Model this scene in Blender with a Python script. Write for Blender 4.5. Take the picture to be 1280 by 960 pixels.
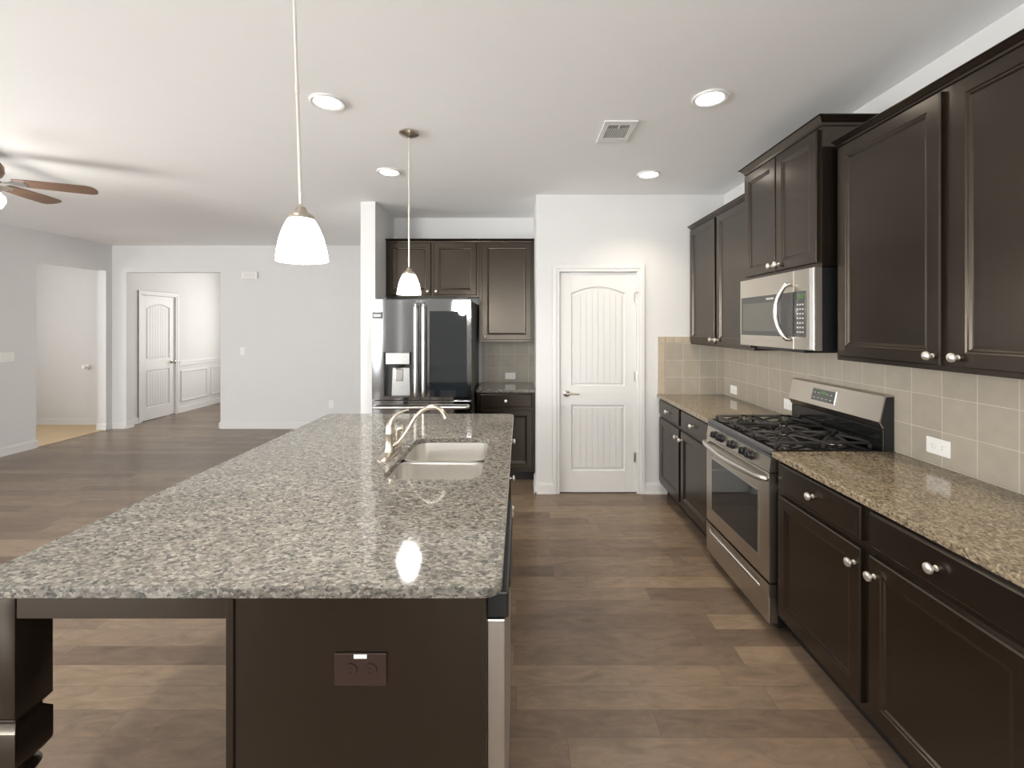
import bpy, bmesh, math, random
from mathutils import Vector, Matrix
random.seed(7)
PI = math.pi
scene = bpy.context.scene
for o in list(bpy.data.objects): bpy.data.objects.remove(o)
COL = scene.collection

# ------------------------------------------------------------------ camera
cam_d = bpy.data.cameras.new('camera'); cam = bpy.data.objects.new('camera', cam_d); COL.objects.link(cam)
CAM_H = 1.54
cam.location = (0, 0, CAM_H); cam.rotation_euler = (PI/2, 0, 0)
cam_d.sensor_width = 36; cam_d.lens = 565/1280*36
cam_d.shift_x = -10/1280; cam_d.shift_y = -73/1280
cam_d.clip_start = 0.02
scene.camera = cam
# ------------------------------------------------------------------ world, added fill lamps, exposure
w = bpy.data.worlds.new('world'); scene.world = w; w.use_nodes = True
w.node_tree.nodes['Background'].inputs[0].default_value = (0.86, 0.92, 1.0, 1)
w.node_tree.nodes['Background'].inputs[1].default_value = 2.5
scene.view_settings.view_transform = 'Standard'; scene.view_settings.look = 'None'
scene.view_settings.gamma = 1; scene.view_settings.use_curve_mapping = False
scene.view_settings.exposure = 0.45
CAN_W, PEND_W, CAN_C = 14.0, 7.0, (1.0, 0.93, 0.84)
WARM_C = (1.0, 0.88, 0.72)

XL_ = -6.10
def area(name, loc, rot, sx, sy, power, color=(1, 1, 1)):
    l = bpy.data.lights.new(name, 'AREA'); l.shape = 'RECTANGLE'; l.size = sx; l.size_y = sy
    l.energy = power; l.color = color
    o = bpy.data.objects.new(name, l); COL.objects.link(o); o.location = loc; o.rotation_euler = rot
    return o
# lamps added outside the unseen rear windows, tilted up to brighten the ceiling; they face +Y into the room
area('added_fill', (-5.0, -3.75, 1.5), (PI/2+.5, 0, 0), 1.9, 1.9, 270, (1.0, 0.995, 0.98))
area('added_fill', (0.2, -3.75, 1.5), (PI/2+.55, 0, 0), 2.5, 1.9, 60, (1.0, 0.985, 0.96))
area('added_fill', (XL_-.25, 1.3, 1.5), (0, -PI/2-.08, 0), 1.9, 3.0, 170, (1.0, 0.985, 0.96))  # lamp added outside the made-up left window
# added fill lamps brightening the foyer and side passage, with no real source
area('added_fill', (-4.6, 9.2, 1.6), (-PI/2, 0, 0), 1.6, 1.8, 34, (1.0, 0.97, 0.93))
area('added_fill', (-7.9, 5.2, 1.6), (0, -PI/2, 0), 1.6, 1.2, 26, (1.0, 0.97, 0.95))

# ------------------------------------------------------------------ materials
def newmat(name):
    m = bpy.data.materials.new(name); m.use_nodes = True
    nt = m.node_tree; b = nt.nodes['Principled BSDF']
    return m, nt, b
def N(nt, t, **kw):
    n = nt.nodes.new(t)
    for k, v in kw.items(): setattr(n, k, v)
    return n
def simple(name, col, rough=0.5, metal=0.0, spec=0.5, noise=0.0, nscale=40, bump=0.0, stretch=None, emis=None, estr=0, coat=0, tint=None, bdist=.002, detail=4):
    m, nt, b = newmat(name)
    b.inputs['Base Color'].default_value = (*col, 1); b.inputs['Roughness'].default_value = rough
    b.inputs['Metallic'].default_value = metal; b.inputs['Specular IOR Level'].default_value = spec
    if tint: b.inputs['Specular Tint'].default_value = (*tint, 1)
    if coat: b.inputs['Coat Weight'].default_value = coat; b.inputs['Coat Roughness'].default_value = 0.12
    if emis: b.inputs['Emission Color'].default_value = (*emis, 1); b.inputs['Emission Strength'].default_value = estr
    if noise or bump:
        tc = N(nt, 'ShaderNodeTexCoord'); mp = N(nt, 'ShaderNodeMapping'); nz = N(nt, 'ShaderNodeTexNoise')
        nz.inputs['Scale'].default_value = nscale; nz.inputs['Detail'].default_value = detail
        if stretch: mp.inputs['Scale'].default_value = stretch
        nt.links.new(tc.outputs['Object'], mp.inputs['Vector']); nt.links.new(mp.outputs[0], nz.inputs['Vector'])
        if noise:
            mx = N(nt, 'ShaderNodeMix', data_type='RGBA')
            mx.inputs[6].default_value = (*[c*(1-noise) for c in col], 1); mx.inputs[7].default_value = (*[min(1, c*(1+noise)) for c in col], 1)
            nt.links.new(nz.outputs['Fac'], mx.inputs[0]); nt.links.new(mx.outputs[2], b.inputs['Base Color'])
        if bump:
            bp = N(nt, 'ShaderNodeBump'); bp.inputs['Strength'].default_value = bump; bp.inputs['Distance'].default_value = bdist
            nt.links.new(nz.outputs['Fac'], bp.inputs['Height']); nt.links.new(bp.outputs[0], b.inputs['Normal'])
    return m

def granite(name, light, mid, dark, warm):
    m, nt, b = newmat(name); L = nt.links.new
    tc = N(nt, 'ShaderNodeTexCoord')
    nz = N(nt, 'ShaderNodeTexNoise'); nz.inputs['Scale'].default_value = 45; nz.inputs['Detail'].default_value = 3
    mixv = N(nt, 'ShaderNodeVectorMath', operation='MULTIPLY_ADD')
    L(tc.outputs['Object'], nz.inputs['Vector'])
    L(nz.outputs['Color'], mixv.inputs[0]); mixv.inputs[1].default_value = (0.022,)*3; L(tc.outputs['Object'], mixv.inputs[2])
    v = N(nt, 'ShaderNodeTexVoronoi'); v.inputs['Scale'].default_value = 150
    st = N(nt, 'ShaderNodeMapping'); st.inputs['Scale'].default_value = (0.62, 1.0, 1.0) if 'island' in name else (1.0, 0.7, 1.0); L(mixv.outputs[0], st.inputs[0]); L(st.outputs[0], v.inputs['Vector'])
    sep = N(nt, 'ShaderNodeSeparateColor'); L(v.outputs['Color'], sep.inputs[0])
    n2 = N(nt, 'ShaderNodeTexNoise'); n2.inputs['Scale'].default_value = 110; n2.inputs['Detail'].default_value = 5; n2.inputs['Roughness'].default_value = 0.7
    L(tc.outputs['Object'], n2.inputs['Vector'])
    add = N(nt, 'ShaderNodeMath', operation='MULTIPLY_ADD'); L(sep.outputs[0], add.inputs[0]); add.inputs[1].default_value = 0.55
    n2s = N(nt, 'ShaderNodeMath', operation='MULTIPLY'); L(n2.outputs['Fac'], n2s.inputs[0]); n2s.inputs[1].default_value = 0.55; L(n2s.outputs[0], add.inputs[2])
    r = N(nt, 'ShaderNodeValToRGB'); L(add.outputs[0], r.inputs[0])
    e = r.color_ramp.elements; e[0].position = 0.22; e[0].color = (*dark, 1); e[1].position = 0.86; e[1].color = (*light, 1)
    x = e.new(0.36); x.color = (*mid, 1); x = e.new(0.55); x.color = (*warm, 1); x = e.new(0.70); x.color = (*[0.5*(p+q) for p, q in zip(mid, light)], 1)
    n3 = N(nt, 'ShaderNodeTexNoise'); n3.inputs['Scale'].default_value = 5; n3.inputs['Detail'].default_value = 3; L(tc.outputs['Object'], n3.inputs['Vector'])
    mr = N(nt, 'ShaderNodeMapRange'); L(n3.outputs['Fac'], mr.inputs[0]); mr.inputs[3].default_value = 0.82; mr.inputs[4].default_value = 1.15
    mul = N(nt, 'ShaderNodeVectorMath', operation='SCALE'); L(r.outputs[0], mul.inputs[0]); L(mr.outputs[0], mul.inputs['Scale'])
    L(mul.outputs[0], b.inputs['Base Color'])
    b.inputs['Roughness'].default_value = 0.06; b.inputs['Specular IOR Level'].default_value = 0.6
    return m

def wood_floor():
    m, nt, b = newmat('floor_planks'); L = nt.links.new
    tc = N(nt, 'ShaderNodeTexCoord'); sp = N(nt, 'ShaderNodeSeparateXYZ'); L(tc.outputs['Object'], sp.inputs[0])
    def M(op, a, c=None, d=None):
        n = N(nt, 'ShaderNodeMath', operation=op)
        for i, s in enumerate((a, c, d)):
            if s is None: continue
            if isinstance(s, (int, float)): n.inputs[i].default_value = s
            else: L(s, n.inputs[i])
        return n.outputs[0]
    PW, PL = 0.1205, 1.05
    yy = M('DIVIDE', M('SUBTRACT', sp.outputs[1], 0.003), PW); row = M('FLOOR', yy); fy = M('FRACT', yy)
    wn = N(nt, 'ShaderNodeTexWhiteNoise', noise_dimensions='1D'); L(row, wn.inputs['W'])
    xx = M('ADD', M('DIVIDE', sp.outputs[0], PL), M('MULTIPLY', wn.outputs['Value'], 7.3)); col = M('FLOOR', xx); fx = M('FRACT', xx)
    cb = N(nt, 'ShaderNodeCombineXYZ'); L(row, cb.inputs[0]); L(col, cb.inputs[1])
    w2 = N(nt, 'ShaderNodeTexWhiteNoise', noise_dimensions='2D'); L(cb.outputs[0], w2.inputs['Vector'])
    r = N(nt, 'ShaderNodeValToRGB'); L(w2.outputs['Value'], r.inputs[0])
    e = r.color_ramp.elements; e[0].color = (0.145, 0.101, 0.071, 1); e[1].color = (0.245, 0.178, 0.120, 1)
    x = e.new(0.5); x.color = (0.185, 0.132, 0.092, 1)
    # grain and blotches, shifted per plank
    mp = N(nt, 'ShaderNodeVectorMath', operation='MULTIPLY_ADD'); L(w2.outputs['Color'], mp.inputs[0]); mp.inputs[1].default_value = (9, 9, 9); L(tc.outputs['Object'], mp.inputs[2])
    ms = N(nt, 'ShaderNodeMapping'); ms.inputs['Scale'].default_value = (1.0, 3.0, 1); L(mp.outputs[0], ms.inputs[0])
    g = N(nt, 'ShaderNodeTexNoise'); g.inputs['Scale'].default_value = 5.5; g.inputs['Detail'].default_value = 6; g.inputs['Roughness'].default_value = 0.62; g.inputs['Distortion'].default_value = 1.2; L(ms.outputs[0], g.inputs['Vector'])
    gr = N(nt, 'ShaderNodeMapRange'); L(g.outputs['Fac'], gr.inputs[0]); gr.inputs[1].default_value = 0.3; gr.inputs[2].default_value = 0.7; gr.inputs[3].default_value = 0.68; gr.inputs[4].default_value = 1.15
    sc = N(nt, 'ShaderNodeVectorMath', operation='SCALE'); L(r.outputs[0], sc.inputs[0]); L(gr.outputs[0], sc.inputs['Scale'])
    gapy = M('LESS_THAN', M('MINIMUM', fy, M('SUBTRACT', 1.0, fy)), 0.010)
    gapx = M('LESS_THAN', M('MINIMUM', fx, M('SUBTRACT', 1.0, fx)), 0.0013)
    gap = M('MAXIMUM', gapy, gapx)
    mx = N(nt, 'ShaderNodeMix', data_type='RGBA'); L(M('MULTIPLY', gap, 0.45), mx.inputs[0]); L(sc.outputs[0], mx.inputs[6]); mx.inputs[7].default_value = (0.03, 0.02, 0.015, 1)
    L(mx.outputs[2], b.inputs['Base Color'])
    b.inputs['Roughness'].default_value = 0.30; b.inputs['Specular IOR Level'].default_value = 0.45
    bp = N(nt, 'ShaderNodeBump'); bp.inputs['Strength'].default_value = 0.25; bp.inputs['Distance'].default_value = 0.002
    L(M('SUBTRACT', g.outputs['Fac'], gap), bp.inputs['Height']); L(bp.outputs[0], b.inputs['Normal'])
    return m

def tile(name, axis, u0, v0, c1, c2, grout):
    m, nt, b = newmat(name); L = nt.links.new
    tc = N(nt, 'ShaderNodeTexCoord'); sp = N(nt, 'ShaderNodeSeparateXYZ'); L(tc.outputs['Object'], sp.inputs[0])
    cb = N(nt, 'ShaderNodeCombineXYZ')
    a = N(nt, 'ShaderNodeMath', operation='SUBTRACT'); L(sp.outputs[axis], a.inputs[0]); a.inputs[1].default_value = u0 - 15.5
    c = N(nt, 'ShaderNodeMath', operation='SUBTRACT'); L(sp.outputs[2], c.inputs[0]); c.inputs[1].default_value = v0 - 15.5
    L(a.outputs[0], cb.inputs[0]); L(c.outputs[0], cb.inputs[1])
    br = N(nt, 'ShaderNodeTexBrick'); br.offset = 0; br.squash = 1
    br.inputs['Scale'].default_value = 1; br.inputs['Brick Width'].default_value = 0.155; br.inputs['Row Height'].default_value = 0.155
    br.inputs['Mortar Size'].default_value = 0.0026; br.inputs['Mortar Smooth'].default_value = 0.3
    br.inputs['Color1'].default_value = (*c1, 1); br.inputs['Color2'].default_value = (*c2, 1); br.inputs['Mortar'].default_value = (*grout, 1)
    L(cb.outputs[0], br.inputs['Vector'])
    nz = N(nt, 'ShaderNodeTexNoise'); nz.inputs['Scale'].default_value = 14; nz.inputs['Detail'].default_value = 5; L(tc.outputs['Object'], nz.inputs['Vector'])
    mr = N(nt, 'ShaderNodeMapRange'); L(nz.outputs['Fac'], mr.inputs[0]); mr.inputs[3].default_value = 0.88; mr.inputs[4].default_value = 1.1
    sc = N(nt, 'ShaderNodeVectorMath', operation='SCALE'); L(br.outputs['Color'], sc.inputs[0]); L(mr.outputs[0], sc.inputs['Scale'])
    L(sc.outputs[0], b.inputs['Base Color']); b.inputs['Roughness'].default_value = 0.42
    bp = N(nt, 'ShaderNodeBump'); bp.inputs['Strength'].default_value = 0.5; bp.inputs['Distance'].default_value = 0.002; bp.invert = True
    L(br.outputs['Fac'], bp.inputs['Height']); L(bp.outputs[0], b.inputs['Normal'])
    return m

TC1, TC2, TG = (0.40, 0.355, 0.285), (0.36, 0.32, 0.255), (0.52, 0.48, 0.41)
M_ = dict(
    wall=simple('wall_paint', (0.70, 0.695, 0.685), 0.75, noise=0.02, nscale=6, bump=0.05),
    wall_g=simple('wall_paint_grey', (0.70, 0.695, 0.69), 0.75, noise=0.02, nscale=6, bump=0.05),
    ceil=simple('ceiling_paint', (0.91, 0.915, 0.91), 0.85, noise=0.015, nscale=5, bump=0.08),
    white=simple('white_trim', (0.73, 0.725, 0.71), 0.38, noise=0.01),
    groove=simple('door_field_paint', (0.71, 0.705, 0.69), 0.4, noise=0.01),
    floor=wood_floor(),
    tan=simple('tan_floor', (0.60, 0.45, 0.27), 0.5, noise=0.06, nscale=3),
    cab=simple('espresso_wood', (0.0115, 0.0078, 0.0058), 0.25, noise=0.35, nscale=14, stretch=(6, 6, 0.6), bump=0.04, spec=0.72, tint=(1.0, 0.87, 0.71)),  # specular tint puts warm room light into the sheen
    cabdark=simple('espresso_wood_inside', (0.012, 0.009, 0.008), 0.6, noise=0.1),
    gran=granite('granite_island', (0.35, 0.325, 0.283), (0.105, 0.105, 0.094), (0.042, 0.040, 0.037), (0.185, 0.167, 0.140)),
    gran_warmlit=granite('granite_warm_lit', (0.40, 0.335, 0.235), (0.14, 0.11, 0.073), (0.05, 0.042, 0.032), (0.235, 0.185, 0.12)),  # same granite as the island, warm light painted into its colour
    steel=simple('brushed_steel', (0.60, 0.585, 0.56), 0.30, metal=1, noise=0.05, nscale=30, stretch=(1, 1, 25)),
    steelh=simple('brushed_steel_range', (0.54, 0.50, 0.44), 0.30, metal=1, noise=0.05, nscale=30, stretch=(25, 25, 1)),
    fsteel=simple('fridge_steel', (0.26, 0.265, 0.27), 0.12, metal=1, noise=0.04, nscale=2.0, bump=1.0, stretch=(3.2, 1, .45), bdist=.012, detail=0),
    steeld=simple('dispenser_steel', (0.34, 0.34, 0.33), 0.3, metal=1, noise=0.05),
    chrome=simple('polished_chrome', (0.80, 0.79, 0.77), 0.12, metal=1, noise=0.01),
    nickel=simple('brushed_nickel', (0.50, 0.45, 0.38), 0.28, metal=1, noise=0.03),
    knob=simple('satin_knob', (0.86, 0.82, 0.75), 0.28, metal=0.85, noise=0.02),
    sink=simple('sink_steel', (0.74, 0.72, 0.68), 0.32, metal=1, noise=0.02, nscale=40),
    black=simple('black_plastic', (0.012, 0.012, 0.013), 0.35, noise=0.05),
    enamel=simple('black_enamel', (0.01, 0.01, 0.01), 0.10, noise=0.05),
    iron=simple('cast_iron', (0.022, 0.020, 0.019), 0.45, noise=0.2, nscale=120, bump=0.3),
    fside=simple('fridge_side', (0.085, 0.085, 0.088), 0.4, metal=0.4, noise=0.05),
    glass_d=simple('dark_glass', (0.012, 0.015, 0.018), 0.04, spec=0.8, noise=0.02),
    glass_m=simple('microwave_screen', (0.13, 0.125, 0.11), 0.12, metal=0.4, noise=0.03),
    plate=simple('white_plate', (0.85, 0.84, 0.81), 0.35, noise=0.01),
    plate_h=simple('plate_slot', (0.18, 0.17, 0.16), 0.5, noise=0.01),
    brown=simple('brown_plate', (0.035, 0.018, 0.014), 0.35, noise=0.05),
    blade=simple('fan_blade_wood', (0.16, 0.095, 0.065), 0.45, noise=0.2, nscale=9, stretch=(1, 8, 1)),
    bronze=simple('fan_motor_bronze', (0.20, 0.13, 0.08), 0.35, metal=0.7, noise=0.05),
    lit=simple('lit_lens', (1, 1, 1), 0.5, emis=CAN_C, estr=CAN_W, noise=0.01),
    shade=simple('lit_glass_shade', (1, 1, 1), 0.3, emis=(1.0, 0.97, 0.93), estr=PEND_W+3, noise=0.01),
    green=simple('green_display', (0.02, 0.05, 0.02), 0.3, emis=(0.35, 0.7, 0.15), estr=0.12, noise=0.01),
    mark=simple('key_marks', (0.55, 0.53, 0.50), 0.5, noise=0.01),
    panelg=simple('control_glass', (0.05, 0.05, 0.048), 0.15, noise=0.02),
    ctl=simple('range_display_glass', (0.09, 0.09, 0.08), 0.15, noise=0.02),
    duct=simple('duct_dark', (0.30, 0.30, 0.30), 0.6, noise=0.05),
    tileR=tile('backsplash_tile', 1, 2.153, 0.914, TC1, TC2, TG),
    tileP=tile('backsplash_tile_end', 0, 1.335, 0.914, TC1, TC2, TG),
    border=simple('border_tile', (0.47, 0.40, 0.30), 0.42, noise=0.12, nscale=18),
)
def pane_mat():
    m, nt, b = newmat('window_glass'); nt.nodes.remove(b)
    t = N(nt, 'ShaderNodeBsdfTransparent'); g = N(nt, 'ShaderNodeBsdfGlossy'); g.inputs['Roughness'].default_value = 0.02
    f = N(nt, 'ShaderNodeFresnel'); f.inputs[0].default_value = 1.45; mx = N(nt, 'ShaderNodeMixShader')
    nt.links.new(f.outputs[0], mx.inputs[0]); nt.links.new(t.outputs[0], mx.inputs[1]); nt.links.new(g.outputs[0], mx.inputs[2])
    nt.links.new(mx.outputs[0], nt.nodes['Material Output'].inputs[0]); return m
M_['pane'] = pane_mat()

# ------------------------------------------------------------------ mesh builder
class MB:
    def __init__(s): s.bm = bmesh.new()
    def box(s, x0, x1, y0, y1, z0, z1, bev=0.0, seg=2):
        x0, x1 = sorted((x0, x1)); y0, y1 = sorted((y0, y1)); z0, z1 = sorted((z0, z1))
        vs = [s.bm.verts.new(p) for p in ((x0,y0,z0),(x1,y0,z0),(x1,y1,z0),(x0,y1,z0),(x0,y0,z1),(x1,y0,z1),(x1,y1,z1),(x0,y1,z1))]
        fs = [s.bm.faces.new([vs[i] for i in f]) for f in ((3,2,1,0),(4,5,6,7),(0,1,5,4),(1,2,6,5),(2,3,7,6),(3,0,4,7))]
        if bev:
            es = list({e for f in fs for e in f.edges})
            bmesh.ops.bevel(s.bm, geom=es, offset=bev, segments=seg, affect='EDGES', profile=0.5)
        return s
    def loft(s, loops, cap0=True, cap1=True, closed=True):
        """loops: lists of points with equal counts, bridged in order"""
        L = [[s.bm.verts.new(p) for p in lp] for lp in loops]; n = len(L[0])
        for a, b in zip(L[:-1], L[1:]):
            for i in range(n if closed else n-1):
                j = (i+1) % n
                try: s.bm.faces.new((a[i], a[j], b[j], b[i]))
                except ValueError: pass
        if cap0: s.bm.faces.new(list(reversed(L[0])))
        if cap1: s.bm.faces.new(L[-1])
        return s
    def lathe(s, prof, c=(0, 0, 0), axis='z', n=32, cap0=True, cap1=True):
        loops = []
        for r, h in prof:
            lp = []
            for i in range(n):
                a = 2*PI*i/n; u, v = max(r, 1e-5)*math.cos(a), max(r, 1e-5)*math.sin(a)
                p = {'z': (u, v, h), 'y': (u, h, v), 'x': (h, u, v)}[axis]
                lp.append((p[0]+c[0], p[1]+c[1], p[2]+c[2]))
            loops.append(lp)
        return s.loft(loops, cap0, cap1)
    def tube(s, pts, rad, n=14, sub=6, flat=1.0):
        P = [Vector(p) for p in pts]; R = rad if isinstance(rad, (list, tuple)) else [rad]*len(P)
        out, ro = [], []
        for i in range(len(P)-1):
            p0, p1, p2, p3 = P[max(i-1,0)], P[i], P[i+1], P[min(i+2, len(P)-1)]
            for k in range(sub):
                t = k/sub
                out.append(0.5*((2*p1)+(p2-p0)*t+(2*p0-5*p1+4*p2-p3)*t*t+(3*p1-p0-3*p2+p3)*t**3)); ro.append(R[i]*(1-t)+R[i+1]*t)
        out.append(P[-1]); ro.append(R[-1])
        up = Vector((0, 0, 1)); d0 = (out[1]-out[0]).normalized()
        if abs(d0.dot(up)) > 0.95: up = Vector((0, 1, 0))
        loops = []; nrm = (up - d0*up.dot(d0)).normalized()
        for i, p in enumerate(out):
            d = (out[min(i+1, len(out)-1)]-out[max(i-1, 0)]).normalized()
            nrm = (nrm - d*nrm.dot(d)).normalized(); b = d.cross(nrm)
            loops.append([tuple(p+(nrm*math.cos(2*PI*k/n)+b*math.sin(2*PI*k/n)*flat)*ro[i]) for k in range(n)])
        return s.loft(loops)
    def prism(s, poly, axis, a, b):
        """polygon in the plane normal to axis, extruded from a to b"""
        def P(u, v, h): return {'x': (h, u, v), 'y': (u, h, v), 'z': (u, v, h)}[axis]
        return s.loft([[P(u, v, a) for u, v in poly], [P(u, v, b) for u, v in poly]])
    def rings(s, x0, x1, z0, z1, prof, yb=0.0):
        """cabinet front in the XZ plane facing -y: concentric rectangles (inset, height)"""
        loops = []
        for ins, h in prof:
            loops.append([(x0+ins, yb-h, z0+ins), (x1-ins, yb-h, z0+ins), (x1-ins, yb-h, z1-ins), (x0+ins, yb-h, z1-ins)])
        return s.loft(loops)
    def xf(s, mat):
        bmesh.ops.transform(s.bm, matrix=mat, verts=s.bm.verts); return s
    def build(s, name, mat, parent=None, smooth=None):
        bmesh.ops.recalc_face_normals(s.bm, faces=s.bm.faces)
        me = bpy.data.meshes.new(name); s.bm.to_mesh(me); s.bm.free()
        me.materials.append(M_[mat] if isinstance(mat, str) else mat)
        if smooth is not None:
            for p in me.polygons: p.use_smooth = True
            me.set_sharp_from_angle(angle=math.radians(smooth))
        o = bpy.data.objects.new(name, me); COL.objects.link(o)
        if parent: o.parent = parent
        return o

def tag(o, label=None, cat=None, group=None, kind=None):
    if label: o['label'] = label
    if cat: o['category'] = cat
    if group: o['group'] = group
    if kind: o['kind'] = kind
    return o
def thing(name, label, cat, loc=(0, 0, 0), rz=0, group=None):
    o = bpy.data.objects.new(name, None); o.empty_display_size = 0.1; COL.objects.link(o)
    o.location = loc; o.rotation_euler = (0, 0, rz)
    return tag(o, label, cat, group)
def struct(o, label=None, cat=None): return tag(o, label, cat, kind='structure')
def copy_tree(o, parent=None):
    c = o.copy(); COL.objects.link(c)
    if parent: c.parent = parent
    for ch in [x for x in bpy.data.objects if x.parent == o]: copy_tree(ch, c)
    return c
def recopy(src, loc, rz, label):
    c = copy_tree(src); c.location = loc; c.rotation_euler = (0, 0, rz); c['label'] = label; return c
def text(name, body, size, mat, parent, matrix, depth=0.0004):
    cu = bpy.data.curves.new(name, 'FONT'); cu.body = body; cu.size = size; cu.extrude = depth; cu.align_x = 'CENTER'; cu.align_y = 'CENTER'
    t = bpy.data.objects.new(name, cu); me = bpy.data.meshes.new_from_object(t); bpy.data.objects.remove(t)
    me.transform(matrix); me.materials.clear(); me.materials.append(M_[mat])
    o = bpy.data.objects.new(name, me); COL.objects.link(o); o.parent = parent; return o

OY0, OY1 = 5.70, 6.66
XR, YP, YA, YF, XL, H = 1.875, 4.145, 5.04, 6.76, -6.10, 2.74
YB = -3.6      # rear wall
# ------------------------------------------------------------------ floor, ceiling
struct(MB().box(-8.2, XR+.12, YB-.12, 9.5, -0.06, 0).build('floor', 'floor'), 'brown wood plank floor running through kitchen and great room', 'floor')
tf = MB().box(-8.1, XL-0.135, 5.0, 7.0, 0.0, 0.006).box(XL-.135, XL-.015, OY0+.001, OY1-.001, 0, .006).build('trim_3', 'tan'); struct(tf, 'pale tan floor of the side passage seen through the left opening', 'floor')
struct(MB().box(-8.2, XR+.12, YB-.12, 9.5, H, H+0.06).build('ceiling', 'ceil'), 'smooth white ceiling', 'ceiling')
# ------------------------------------------------------------------ walls
# NB wall pieces: boxes leave the openings free
def wall(name, boxes, mat='wall', label=None):
    mb = MB()
    for b in boxes: mb.box(*b)
    return struct(mb.build(name, mat), label, 'wall')
wall('wall_right', [(XR, XR+.12, YB, YP+.1, 0, H)], label='white wall behind the range and the upper cabinets')
DX0, DX1, DH = 0.367-.006, 1.071+.006, 2.035
wall('wall_pantry', [(0.15, DX0, YP, YP+.11, 0, H), (DX1, XR, YP, YP+.11, 0, H), (DX0, DX1, YP, YP+.11, DH, H),
                     (0.15, 0.26, YP+.11, YA, 0, H)], label='white pantry wall around the arched panel door')
wall('wall_pantry_inside', [(0.26, XR, YP+.55, YP+.6, 0, H)], label='wall inside the pantry')
wall('wall_alcove', [(-1.403, 0.26, YA, YA+.11, 0, H)], label='white wall behind the refrigerator and alcove cabinets')
wall('wall_wing', [(-1.545, -1.403, 4.38, YF, 0, H)], label='narrow white wing wall at the left side of the refrigerator')
OX0, OX1, OZ = -5.89, -4.48, 2.34
wall('wall_far', [(XL, OX0, YF, YF+.12, 0, H), (OX1, -1.403, YF, YF+.12, 0, H), (OX0, OX1, YF, YF+.12, OZ, H)], 'wall_g', 'grey far wall of the great room with the foyer opening')
OY0, OY1 = 5.70, 6.66
wall('wall_left', [(XL-.13, XL, YB, -.2, 0, H), (XL-.13, XL, 2.8, OY0, 0, H), (XL-.13, XL, -.2, 2.8, 0, .5), (XL-.13, XL, -.2, 2.8, 2.4, H), (XL-.13, XL, OY1, YF+.12, 0, H), (XL-.13, XL, OY0, OY1, OZ+.01, H)], 'wall_g', 'grey left wall of the great room with the passage opening')
wall('wall_foyer', [(-6.10, -6.02, YF+.12, 7.18, 0, H), (-6.10, -6.02, 7.90, 9.4, 0, H), (-6.10, -6.02, 7.18, 7.90, DH, H), (-6.10, -2.9, 9.4, 9.5, 0, H), (-3.0, -2.9, YF+.12, 9.4, 0, H),
                    (-6.3,-6.25,7.1,8.0,0,H)], label='white foyer wall with panelled door and wainscot')
wall('wall_passage', [(-8.1, XL-.13, 7.02, 7.1, 0, H), (-8.2, -8.1, 5.0, 7.1, 0, H), (-8.1, XL-.13, 4.9, 5.0, 0, H)], label='white wall inside the side passage')
# rear wall with two window openings
W = [(-6.0, -4.0), (-1.1, 1.5)]; WZ0, WZ1 = 0.5, 2.4
bx = [(XL, W[0][0], YB-.12, YB, 0, H), (W[0][1], W[1][0], YB-.12, YB, 0, H), (W[1][1], XR, YB-.12, YB, 0, H)]
for a, b in W: bx += [(a, b, YB-.12, YB, 0, WZ0), (a, b, YB-.12, YB, WZ1, H)]
wall('wall_rear', bx, label='white wall with windows behind the viewer')
for i, (a, b) in enumerate(W):
    mb = MB(); t = .05
    mb.box(a, b, YB-.09, YB-.03, WZ0, WZ0+t).box(a, b, YB-.09, YB-.03, WZ1-t, WZ1)
    k = 3
    for j in range(k+1):
        x = a+(b-a-t)*j/k; mb.box(x, x+t, YB-.09, YB-.03, WZ0+t, WZ1-t)
    wo = struct(mb.build('window_%d' % (i+1), 'white'), 'white framed window behind the viewer', 'window')
    MB().box(a+t, b-t, YB-.062, YB-.058, WZ0+t, WZ1-t).build('pane', 'pane', wo)

mb = MB(); t = .05  # unseen left window, added to let in side light
mb.box(XL-.09, XL-.03, -.2, 2.8, WZ0, WZ0+t).box(XL-.09, XL-.03, -.2, 2.8, WZ1-t, WZ1)
for j in range(4): y = -.2+(3.0-t)*j/3; mb.box(XL-.09, XL-.03, y, y+t, WZ0+t, WZ1-t)
wo = struct(mb.build('window_3', 'white'), 'added unseen white framed window in the left wall', 'window')
MB().box(XL-.062, XL-.058, -.15, 2.75, WZ0+t, WZ1-t).build('pane', 'pane', wo)
# ------------------------------------------------------------------ baseboards
def baseboard(name, runs):
    """runs: (x0,y0,x1,y1,nx,ny) n = direction into the room"""
    mb = MB()
    for x0, y0, x1, y1, nx, ny in runs:
        for t, z0, z1 in ((.015, 0, .085), (.009, .085, .098), (.021, 0, .018)):
            mb.box(min(x0, x1)+min(nx*t, 0), max(x0, x1)+max(nx*t, 0), min(y0, y1)+min(ny*t, 0), max(y0, y1)+max(ny*t, 0), z0, z1)
    return struct(mb.build(name, 'white'), None, 'baseboard')
CW = .062
baseboard('baseboard_pantry', [(0.15, YP, DX0-CW, YP, 0, -1), (DX1+CW, YP, 1.345, YP, 0, -1), (0.15, YP-.015, 0.15, 4.43, -1, 0)])
baseboard('baseboard_far', [(XL, YF, OX0, YF, 0, -1), (OX1, YF, -1.545, YF, 0, -1), (OX0, YF-.015, OX0, YF+.12, 1, 0), (OX1, YF-.015, OX1, YF+.12, -1, 0)])
baseboard('baseboard_left', [(XL, YB, XL, OY0, 1, 0), (XL-.13, OY0, XL+.015, OY0, 0, 1), (XL-.13, OY1, XL+.015, OY1, 0, -1), (XL, OY1, XL, YF, 1, 0)])
baseboard('baseboard_wing', [(-1.545, 4.38, -1.403, 4.38, 0, -1), (-1.545, 4.365, -1.545, YF, -1, 0)])
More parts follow.
